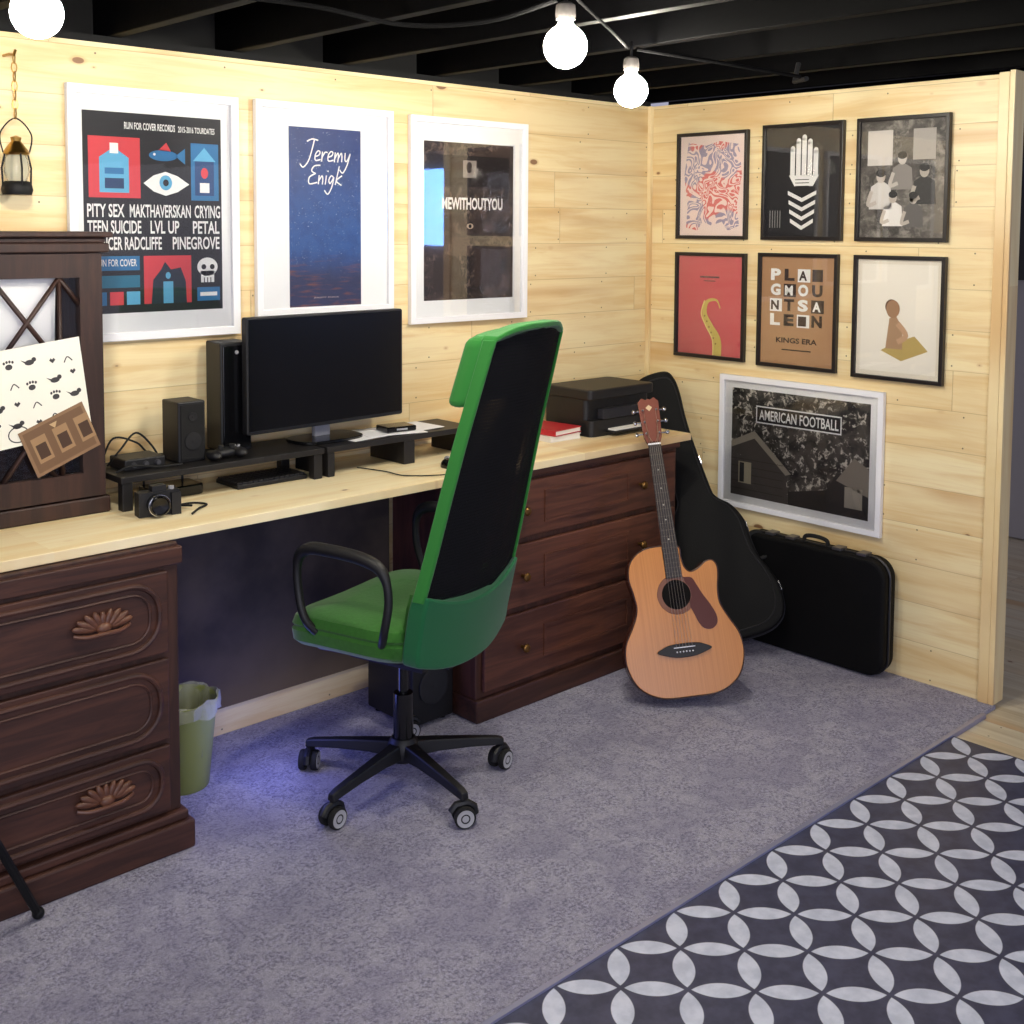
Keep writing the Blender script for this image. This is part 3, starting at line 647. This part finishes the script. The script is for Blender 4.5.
for i,(c,l) in enumerate((((176,34,44),"red hardcover book beside the printer"),((226,222,216),"white paperback under the red book"))):
    r=root("book",l,"book",(-.80,-.20,DT+(.022 if i==0 else 0)),(0,0,radians(6-8*i)),group="books beside the printer")
    G().box(-.075,.075,-.1,.1,0,.003).box(-.075,.075,-.1,.1,.018,.021).box(-.077,-.075,-.1,.1,0,.021).obj("cover",mat(c,.5),r)
    G().box(-.073,.072,-.097,.097,.003,.018).obj("pages",M_paper,r)
r=root("printer","black inkjet printer with scanner lid on the worktop","printer",(-.515,-.20,DT))
w,d=.18,.125
G().prism(rrect(-w,w,-d,d,.02),0,.06,ax='z').prism(rrect(-w,w,-d+.03,d,.02),.06,.135,ax='z').obj("printer_body",M_plastic,r,bev=.004)
G().prism(rrect(-w-.004,w+.004,-d+.005,d,.02),.135,.175,ax='z').obj("scanner_lid",M_plastic,r,bev=.006)
G().box(-.10,w-.02,-d-.045,-d+.02,.012,.02).obj("output_tray",M_plastic,r,bev=.002)
G().box(-.12,w-.05,-d-.002,-d+.028,.062,.1).obj("control_panel",mat((40,40,46),.3),r,bev=.003)
G().box(-.09,.09,-d-.035,-d+.02,.0205,.026).obj("paper_stack",M_paper,r)
r=root("subwoofer","black subwoofer box on the floor by dresser","speaker",(-1.50,-.27,0))
G().box(-.085,.085,-.12,.12,.012,.24).obj("cabinet",M_plastic,r,bev=.006)
G().lathe([(.06,0),(.06,-.006),(.05,-.008),(.02,-.003),(.001,-.006)],24,axis='y').obj("driver",mat((26,26,30),.6),r,loc=(0,-.12,.13))
for x in (-.06,.06):
    for y in (-.09,.09): G().cyl((x,y,0),(x,y,.013),.012,n=12).obj("foot",M_rubber,r)
# bin
r=root("waste_bin","translucent yellow green waste bin with loose plastic liner","waste bin",(-2.285,-.22,0))
r.scale=(.82,.82,.86)
bm_=mat((160,168,92),.3,alpha=.66)
G().lathe([(.001,.0),(.085,0),(.088,.004),(.118,.29),(.122,.296),(.118,.298),(.113,.29),(.084,.01),(.001,.008)],32).obj("bucket",bm_,r)
g=G(); rings=[]
for k,(rr,zz,am) in enumerate(((.06,.03,.008),(.09,.12,.008),(.106,.27,.004),(.118,.304,.004),(.125,.299,.004),(.127,.272,.006),(.126,.255,.007))):
    rings.append([((rr+am*sin(a*9+k)+am*.5*sin(a*17))*cos(a),(rr+am*sin(a*9+k)+am*.5*sin(a*17))*sin(a),zz+(.006*sin(a*6+k) if k>2 else 0)) for a in [2*PI*i/64 for i in range(64)]])
g.loft(rings,cap=False).obj("liner_bag",mat((190,192,168),.5,alpha=.4),r)
# ================================================================= OFFICE CHAIR
CH=root("office_chair","high back swivel chair, green seat, black mesh back","office chair",(-1.815,-.64,0),(0,0,radians(106-90)))
green=mat((48,102,34),.92,bump=.25,bscale=90,var=.22,sheen=.2,spec=.3); green2=mat((20,98,56),.9,bump=.15,bscale=400,sheen=.2,spec=.3)
green3=mat((44,124,48),.9,bump=.15,bscale=400,sheen=.2,spec=.3)
# perforated mesh: small see-through holes in a regular grid
t=NT("chair_mesh"); vec,X,Y,Z=t.coords()
hx_=t.math('SUBTRACT',t.math('FRACT',t.math('MULTIPLY',X,130)),.5); hz_=t.math('SUBTRACT',t.math('FRACT',t.math('MULTIPLY',Z,110)),.5)
hole=t.ss(t.math('ADD',t.math('POWER',hx_,2),t.math('POWER',hz_,2)),.035,.06,.45,1)
t.L(hole,t.b.inputs['Alpha']); t.b.inputs['Base Color'].default_value=lin((14,14,18)); t.b.inputs['Roughness'].default_value=.9; t.b.inputs['Specular IOR Level'].default_value=.2
meshm=t.m
prof=[(.42,-.215),(.50,-.225),(.60,-.245),(.75,-.285),(.9,-.322),(1.05,-.36),(1.2,-.402),(1.30,-.430),(1.36,-.448)]
wid=[(.42,.40),(.47,.45),(.6,.46),(.9,.42),(1.2,.375),(1.32,.355),(1.36,.31)]
def itp(tb,z):
    if z<=tb[0][0]: return tb[0][1]
    for a,b in zip(tb,tb[1:]):
        if z<=b[0]:
            t_=(z-a[0])/(b[0]-a[0]); return a[1]+(b[1]-a[1])*t_
    return tb[-1][1]
def bp(u,z,off):
    w_=itp(wid,z)/2
    return Vector((u*w_, itp(prof,z)+off+.035*u*u, z))
def panel(z0,z1,u0,u1,b,f,nz=20,nu=12,zf0=None,zf1=None):
    rings=[]
    for i in range(nz+1):
        ring=[]
        for k in range(nu+1):
            u=u0+(u1-u0)*k/nu; a0=zf0(u) if zf0 else z0; a1=zf1(u) if zf1 else z1; z_=a0+(a1-a0)*i/nz; ring.append(bp(u,z_,b))
        for k in range(nu,-1,-1):
            u=u0+(u1-u0)*k/nu; a0=zf0(u) if zf0 else z0; a1=zf1(u) if zf1 else z1; z_=a0+(a1-a0)*i/nz; ring.append(bp(u,z_,f))
        rings.append(ring)
    return G().loft(rings)
ztop=lambda u:1.35-.03*u**4
panel(.58,1.345,-.97,.97,-.006,.006,zf0=lambda u:.60,zf1=lambda u:ztop(u)-.004).obj("mesh_backrest",meshm,CH,label="black see-through mesh backrest")
panel(.42,.62,-1.0,1.0,-.024,.03,14,16,zf0=lambda u:.415+.035*abs(u)**3,zf1=lambda u:.60+.05*u*u).obj("lumbar_cover",green2,CH,bev=.008,bseg=3,label="green fabric lower back cover")
for sgn in (-1,1):
    panel(.63,1.32,sgn*.965,sgn*1.015,-.014,.022,22,2).obj("side_trim",green3,CH,bev=.006)
panel(1.33,1.36,-1.0,1.0,-.014,.03,2,16,zf0=lambda u:ztop(u)-.008,zf1=lambda u:ztop(u)+.008).obj("top_trim",green3,CH,bev=.004)
panel(1.12,1.35,-1.05,1.05,.018,.074,8,14,zf0=lambda u:1.155-.012*u*u,zf1=lambda u:1.345-.02*u**4).obj("headrest",green3,CH,bev=.024,bseg=4)
panel(.49,.64,-.90,.90,.031,.055,8,10).obj("lumbar_cushion",green,CH)
def seatring(z,gx,gy,yo=0):
    out=[]
    for i in range(48):
        a=2*PI*i/48; ca,sa=cos(a),sin(a); e=.42
        x=gx*(abs(ca)**e)*(1 if ca>0 else -1); y=gy*(abs(sa)**e)*(1 if sa>0 else -1)
        zz=z-(.018*max(0,(y/gy))**3)+.010*(x/gx)**2
        out.append((x,y+yo,zz))
    return out
yo=.028
g=G().loft([seatring(.440,.20,.18,yo),seatring(.444,.238,.205,yo),seatring(.462,.260,.214,yo),seatring(.492,.264,.217,yo),seatring(.500,.258,.212,yo),seatring(.508,.263,.216,yo),seatring(.530,.254,.21,yo),seatring(.545,.225,.19,yo),seatring(.548,.12,.12,yo)])
g.obj("seat_cushion",green,CH)
G().loft([seatring(.42,.17,.15,.02),seatring(.425,.2,.17,.02),seatring(.442,.215,.185,.02)]).obj("seat_shell",M_plastic,CH)
G().box(-.09,.09,-.13,.12,.38,.425).box(-.05,.05,-.19,-.13,.39,.42).obj("tilt_mechanism",M_plastic,CH)
G().tube([(.08,.02,.41),(.2,.04,.40),(.27,.05,.395)],.006,8).ball((.27,.05,.395),.022,.012,.008).obj("height_lever",M_plastic,CH)
G().cyl((0,0,.1),(0,0,.27),.03,.028,24).cyl((0,0,.27),(0,0,.385),.015,.015,20).obj("gas_lift",M_gloss,CH)
for sgn in (-1,1):
    X_=sgn*.275
    loop=cat([(X_-sgn*.04,-.10,.49),(X_,-.14,.55),(X_,-.155,.64),(X_,-.135,.71),(X_,-.07,.736),(X_,.05,.742),(X_,.115,.736),(X_,.15,.70),(X_,.15,.62),(X_,.125,.54),(X_-sgn*.04,.09,.48)],7,False)
    rr=[.0115+.006*max(0,min(1,(p_.z-.68)/.05)) for p_ in loop]
    g=G().tube(loop,rr,12)
    g.tube([loop[-1],(X_-sgn*.1,.08,.445),(X_-sgn*.14,.06,.435)],.011,8); g.tube([loop[0],(X_-sgn*.1,-.08,.45),(X_-sgn*.14,-.06,.435)],.011,8)
    g.obj("armrest",M_plastic,CH)
base=G().lathe([(.001,.075),(.04,.075),(.046,.09),(.044,.125),(.034,.14),(.001,.14)],28).obj("star_base",M_plastic,CH)
cast=None
for k in range(5):
    a=radians(49+72*k-16)
    dx,dy=cos(a),sin(a); px,py=-dy,dx
    rings=[]
    for t_,wv,z0,z1 in ((.02,.026,.085,.13),(.1,.021,.088,.122),(.2,.017,.083,.11),(.285,.015,.075,.098),(.305,.013,.072,.092)):
        rings.append([(dx*t_+px*wv*s_,dy*t_+py*wv*s_,z_) for s_,z_ in ((-1,z0),(1,z0),(.75,z1),(-.75,z1))])
    G().loft(rings,sm=False).obj("leg",M_plastic,base,bev=.004)
    cx,cy=dx*.297,dy*.297
    if cast is None:
        cast=G().cyl((0,0,.05),(0,0,.08),.008,n=10).tube([(-.0,.032,.03),(0,.028,.05),(0,.010,.062),(0,-.02,.058),(0,-.034,.04)],.011,8).obj("caster",M_plastic,CH,loc=(cx,cy,0),rot=(0,0,a+.6))
        for s_ in (-1,1):
            G().lathe([(.012,-.009),(.0275,-.009),(.0295,-.005),(.0295,.005),(.0275,.009),(.012,.009)],24,axis='x').lathe([(.001,-.0085),(.013,-.0095),(.013,.0095),(.001,.0085)],18,axis='x').lathe([(.019,.0092*s_),(.0235,.0102*s_),(.0238,.009*s_)],24,axis='x',mi=1).obj("wheel",[M_rubber,mat((176,176,180),.4)],cast,loc=(s_*.018,0,.0295))
    else:
        dup(cast,CH,(cx,cy,0),(0,0,a+(.6,.2,1.5,-.4,2.2)[k]))
# ================================================================= GUITAR
B=Vector((-.785,-.875,0)); T=Vector((-.650,-.550,.965)); a_=(T-B).normalized()
nh=Vector((-.64,-.77,0)); n_=(nh-a_*nh.dot(a_)).normalized(); wv=a_.cross(-n_).normalized()
if wv.x<0: wv=-wv
Mt=Matrix(((wv.x,-n_.x,a_.x,0),(wv.y,-n_.y,a_.y,0),(wv.z,-n_.z,a_.z,0),(0,0,0,1)))@Matrix.Scale(.985,4)
GT=root("acoustic_guitar","natural spruce cutaway acoustic guitar leaning on the dresser","guitar")
outl=[(0,0),(.10,.005),(.170,.045),(.202,.115),(.198,.185),(.168,.245),(.146,.295),(.146,.345),(.154,.385),(.156,.418),(.143,.440),(.118,.438),(.088,.418),(.060,.410),(.042,.428),(.034,.465),(.030,.500),(-.03,.507),(-.095,.500),(-.142,.465),(-.157,.41),(-.147,.352),(-.143,.30),(-.165,.245),(-.198,.185),(-.202,.115),(-.170,.045),(-.10,.005)]
oc=[(p.x,p.y) for p in cat([(x,z,0) for x,z in outl],5)]
t=NT("spruce_top"); vec,X,Y,Z=t.coords(); gn=t.noise(t.xyz(t.math('MULTIPLY',X,140),0.0,t.math('MULTIPLY',Z,1.2)),1.5,2)
t.L(t.mix(t.ss(gn,.3,.7),(204,134,62),(194,122,52)),t.b.inputs['Base Color']); t.b.inputs['Roughness'].default_value=.28; spruce=t.m
mahog=darkwood("mahogany",(74,36,26),(112,62,42),'z',.25)
body=G().prism(oc,0,.105,0,1,sm=True).obj("guitar_body",[spruce,mahog],GT,bev=.003)
G().tube([(x,.002,z) for x,z in oc],.0028,6,True).obj("binding",mat((70,44,34),.4),body)
G().lathe([(.001,-.0006),(.05,-.0006)],40,axis='y').obj("sound_hole",mat((16,10,8),.9),body,loc=(0,0,.338))
G().lathe([(.054,-.0005),(.066,-.0012),(.067,-.0004)],40,axis='y').obj("rosette",mat((120,70,44),.4),body,loc=(0,0,.338))
pgc=cat([(.032,.394,0),(.060,.390,0),(.074,.366,0),(.090,.332,0),(.112,.294,0),(.128,.256,0),(.126,.228,0),(.106,.212,0),(.080,.216,0),(.064,.236,0),(.054,.262,0),(.042,.292,0)],4,False)
pg=[(p.x,p.y) for p in pgc]+[(.052*cos(radians(q)),.338+.052*sin(radians(q))) for q in (-35,-15,5,25,45)]
G().prism(pg,-.0026,-.0014).obj("pickguard",mat((84,30,16),.3,spec=.3),body)
br=cat([(-.095,.152,0),(-.075,.164,0),(-.04,.174,0),(.04,.174,0),(.075,.164,0),(.095,.152,0),(.075,.142,0),(.03,.130,0),(-.03,.130,0),(-.075,.142,0)],4)
bridge=G().prism([(p.x,p.y) for p in br],-.010,-.0003).obj("bridge",mat((16,11,11),.5),body,bev=.002)
G().box(-.037,.037,-.013,-.010,.161,.164).obj("saddle",M_white,bridge)
for k in range(6): G().ball((-.0275+.011*k,-.011,.148),.003,.003,.003,8).obj("bridge_pin",M_white,bridge)
neck=G()
ringsn=[]
for zz,hw,dp in ((.49,.028,.03),(.60,.0265,.024),(.75,.024,.021),(.86,.0218,.02),(.875,.022,.022)):
    ringsn.append([(hw*cos(q_),-.004+ (dp*abs(sin(q_)) if sin(q_)>0 else 0),zz) for q_ in [2*PI*i/16 for i in range(16)]])
neck.loft(ringsn); neck.box(-.028,.028,0,.03,.46,.50)
nk=neck.obj("neck",mahog,GT)
G().prism([(-.0285,.395),(.0285,.395),(.0225,.865),(-.0225,.865)],-.0105,-.0035).obj("fretboard",mat((34,24,24),.5),nk,bev=.001)
g=G()
for k in range(1,21):
    zf=.865-(.865-.17)*(1-2**(-k/12.0)); hw=.0225+(.865-zf)*.0125
    if zf>.40: g.box(-hw,hw,-.0114,-.0104,zf-.0005,zf+.0005)
g.obj("frets",mat((120,112,104),.4,.8),nk,kind="stuff")
g=G()
for k in (3,5,7,9,12):
    z1=.865-.695*(1-2**(-(k-.5)/12.0)); g.lathe([(.001,-.0109),(.0028,-.0109),(.0028,-.0104)],12,c=(0,0,z1),axis='y')
g.obj("fret_markers",mat((190,186,176),.5),nk)
hs=G().prism([(-.023,.868),(.023,.868),(.032,.89),(.036,.95),(.038,1.02),(.022,1.035),(.008,1.027),(0,1.032),(-.008,1.027),(-.022,1.035),(-.038,1.02),(-.036,.95),(-.032,.89)],.0,.016,0,1).obj("headstock",[mat((120,62,46),.3),mahog],GT,bev=.002)
G().box(-.0225,.0225,-.012,.002,.862,.868).obj("nut",M_white,hs)
G().prism([(0,1.008),(-.012,.998),(0,.985),(.012,.998)],-.001,0).obj("headstock_inlay",mat((214,190,150),.3),hs)
for k in range(3):
    for s_ in (-1,1):
        z_=.905+.042*k
        G().cyl((s_*.024,.002,z_),(s_*.024,-.012,z_),.0035,n=10).cyl((s_*.03,.01,z_),(s_*.05,.01,z_),.003,n=8).ball((s_*.056,.01,z_),.008,.006,.008,10).obj("tuning_peg",M_chrome,hs)
g=G()
for k in range(6):
    x0=-.0275+.011*k; x1=-.0175+.007*k; g.tube([(x0,-.013,.162),(x1,-.013,.868),((-1 if k<3 else 1)*.022,-.006,.905+.042*(2-(k if k<3 else 5-k)))],.0005,4)
g.obj("strings",mat((190,180,160),.3,.8),GT)
GT.matrix_world=Matrix.Translation(B)@Mt
def settle(rt,objs,zt=0.0):
    bpy.context.view_layer.update()
    mn=min((rt.matrix_world@Vector(v.co)).z for o in objs for v in o.data.vertices)
    rt.location.z+=zt-mn
settle(GT,[body],.001)
# ================================================================= CASES
def place(rt,B,T,nh):
    a=(T-B).normalized(); n=(nh-a*nh.dot(a)).normalized(); w=a.cross(-n).normalized()
    if w.x<0: w=-w
    rt.matrix_world=Matrix.Translation(B)@Matrix(((w.x,-n.x,a.x,0),(w.y,-n.y,a.y,0),(w.z,-n.z,a.z,0),(0,0,0,1)))
GC=root("guitar_case","black guitar case standing upright in the corner","guitar case")
co=cat([(0,0,0),(.12,.006,0),(.184,.05,0),(.202,.13,0),(.192,.2,0),(.164,.28,0),(.158,.34,0),(.158,.42,0),(.13,.49,0),(.084,.54,0),(.072,.60,0),(.068,.85,0),(.080,1.0,0),(.073,1.07,0),(.04,1.095,0),(-.04,1.095,0),(-.073,1.07,0),(-.080,1.0,0),(-.068,.85,0),(-.072,.60,0),(-.084,.54,0),(-.13,.49,0),(-.158,.42,0),(-.158,.34,0),(-.164,.28,0),(-.192,.2,0),(-.202,.13,0),(-.184,.05,0),(-.12,.006,0)],4)
cs=mat((6,6,8),.65,bump=.3,bscale=350,spec=.2)
P2=[(p.x,p.y) for p in co]
shell=G().prism(P2,-.055,.055,sm=False).obj("case_shell",cs,GC,bev=.012,bseg=3)
G().tube([(x,-.012,z) for x,z in P2],.004,6,True).obj("seam_trim",mat((50,50,56),.5,.5),GC)
G().tube([(x*.86,-.056,.03+z*.945) for x,z in P2],.003,6,True).obj("edge_piping",mat((20,20,24),.6),GC)
for x,z in ((.202,.15),(.158,.40),(-.202,.15),(.071,.70),(-.158,.4)):
    G().box(-.006,.006,-.03,.012,-.018,.018).obj("latch",M_chrome,GC,loc=(x,0,z),bev=.002)
G().tube(cat([(.168,0,.27),(.198,0,.275),(.207,0,.32),(.197,0,.365),(.160,0,.37)],5,False),.008,8).obj("handle",M_rubber,GC)
place(GC,Vector((-.262,-.70,0)),Vector((-.108,-.090,1.0)),Vector((-.72,-.69,0)))
settle(GC,[shell],.001)
HC=root("instrument_case","black hard shell case standing on edge against wall","instrument case",(-.062,-.565,.0055),(0,0,RZ))
ol=rrect(0,.625,.0,.425,.07,10)
G().prism(ol,-.043,-.003,sm=False).obj("case_lid",cs,HC,bev=.014,bseg=3)
G().prism(ol,.0,.043,sm=False).obj("case_shell",cs,HC,bev=.014,bseg=3)
G().tube([(x,-.002,z) for x,z in ol],.005,6,True).obj("seam_trim",mat((56,56,60),.35,.7),HC)
for x in (.13,.22,.42,.52): G().box(-.018,.018,-.026,.022,0,.011).obj("latch",mat((120,120,126),.3,.8),HC,loc=(x,0,.424),bev=.002)
G().tube(cat([(.27,0,.42),(.275,0,.445),(.32,0,.452),(.365,0,.445),(.37,0,.42)],5,False),.008,8).obj("handle",M_rubber,HC)
# ================================================================= stand at frame edge
r=root("tripod_stand","black low tripod instrument stand beside the dresser","instrument stand",(-3.12,-.76,0))
G().cyl((0,0,.30),(0,0,.62),.009,.009,12).obj("pole",M_black,r)
G().lathe([(.02,.50),(.022,.51),(.022,.56),(.018,.57)],18).obj("collar",M_black,r)
for a,l_ in ((31,.325),(148,.27),(232,.27)):
    a=radians(a); G().tube([(cos(a)*.02,sin(a)*.02,.54),(cos(a)*l_*.5,sin(a)*l_*.5,.31),(cos(a)*l_,sin(a)*l_,.012)],.010,8).ball((cos(a)*l_,sin(a)*l_,.014),.014).obj("leg",M_black,r)
# ================================================================= BULBS
glow=emit((1,.93,.79,1),360)
def bulb(x,y,z,label):
    r=root("light_bulb_fixture",label,"hanging light bulb",(x,y,z),group="bare ceiling bulbs")
    pr_=[(.048*max(.02,sin(PI*k/14)),-.048*cos(PI*k/14)) for k in range(13)]+[(.016,.05),(.0145,.06)]
    G().lathe(pr_,28).obj("bulb",glow,r,label="glowing warm white bulb")
    G().lathe([(.0155,.056),(.021,.058),(.023,.07),(.021,.09),(.012,.096),(.001,.097)],24).obj("socket",mat((70,66,64),.5),r)
    G().cyl((0,0,.095),(0,0,2.135-z),.004,n=8).obj("cord",M_black,r)
    return r
bulb(-2.945,-.975,2.0,"bare glowing bulb hanging below black joists")
bulb(-1.952,-1.40,2.0,"bare glowing bulb hanging below black joists")
bulb(-1.262,-.99,1.995,"bare glowing bulb hanging below black joists")
M_cbl=mat((6,6,7),.9,spec=.1)
cable([(-2.42,-.80,2.128),(-2.25,-.88,2.115),(-2.05,-.95,2.09),(-1.96,-1.15,2.085),(-1.955,-1.38,2.105)],"loose black cable sagging from joist to ceiling bulb",.006,M_cbl)
G().tube([(-1.94,-1.4,2.12),(-1.6,-1.22,2.095),(-1.28,-.99,2.115)],.004,8).tube([(-1.24,-.99,2.115),(-.95,-1.06,2.10),(-.66,-1.16,2.075)],.006,8).obj("cable",M_cbl,label="black electrical cable strung below the ceiling joists",category="cable")
G().tube([(-.64,-1.17,2.07),(-.6,-1.1,2.07),(-.58,-1.1,2.13)],.008,8).obj("pipe_hanger",M_black,label="black metal hanger bracket holding the cable",category="bracket")
# ================================================================= LIGHTS
def light(kind,name,loc,e,col,size=.1,rot=(0,0,0),sy=None):
    l=bpy.data.lights.new(name,kind); l.energy=e; l.color=col
    if kind=='AREA':
        l.size=size
        if sy: l.shape='RECTANGLE'; l.size_y=sy
    else: l.shadow_soft_size=size
    o=bpy.data.objects.new(name,l); COL.objects.link(o); o.location=loc; o.rotation_euler=rot; return o
def aim(o,t):
    d=Vector(t)-o.location; o.rotation_euler=d.to_track_quat('-Z','Y').to_euler()
light('POINT',"room_bulb_light",(-3.6,-2.6,1.98),22,(1,.93,.82),.06)
light('POINT',"room_bulb_light",(-1.6,-3.3,1.98),34,(1,.93,.82),.06)
f=light('AREA',"fill_light",(-4.6,-5.2,1.7),88,(.80,.83,1),2.2); aim(f,(-1.5,-.6,.3))
G().box(-.01,0,-.28,.28,-.32,.32).obj("window_1",emit((.16,.40,1,1),20),loc=(2.19,-4.72,1.77),kind="structure")
light('POINT',"blue_carpet_fill",(-2.10,-.38,.22),2.6,(.18,.22,1),.12)  # added blue fill to tint the carpet, no real lamp under the desk
w=bpy.data.worlds.new("world"); scene.world=w; w.use_nodes=True
w.node_tree.nodes['Background'].inputs[0].default_value=(.72,.71,.93,1); w.node_tree.nodes['Background'].inputs[1].default_value=.54
scene.view_settings.view_transform='Standard'; scene.view_settings.exposure=0
# ================================================================= CAMERA
cd=bpy.data.cameras.new("camera"); cam=bpy.data.objects.new("camera",cd); COL.objects.link(cam)
a,th,ro=.8179,.0713,.0060
F=Vector((cos(a)*cos(th),sin(a)*cos(th),-sin(th))); R=Vector((sin(a),-cos(a),0)); U=R.cross(F)
R2=R*cos(ro)+U*sin(ro); U2=-R*sin(ro)+U*cos(ro)
cam.matrix_world=Matrix(((R2.x,U2.x,-F.x,-3.8087),(R2.y,U2.y,-F.y,-3.2144),(R2.z,U2.z,-F.z,1.6),(0,0,0,1)))
cd.sensor_width=36; cd.lens=1159.73/1024*36; cd.shift_y=-(512-310.8)/1024; cd.clip_start=.05
scene.camera=cam
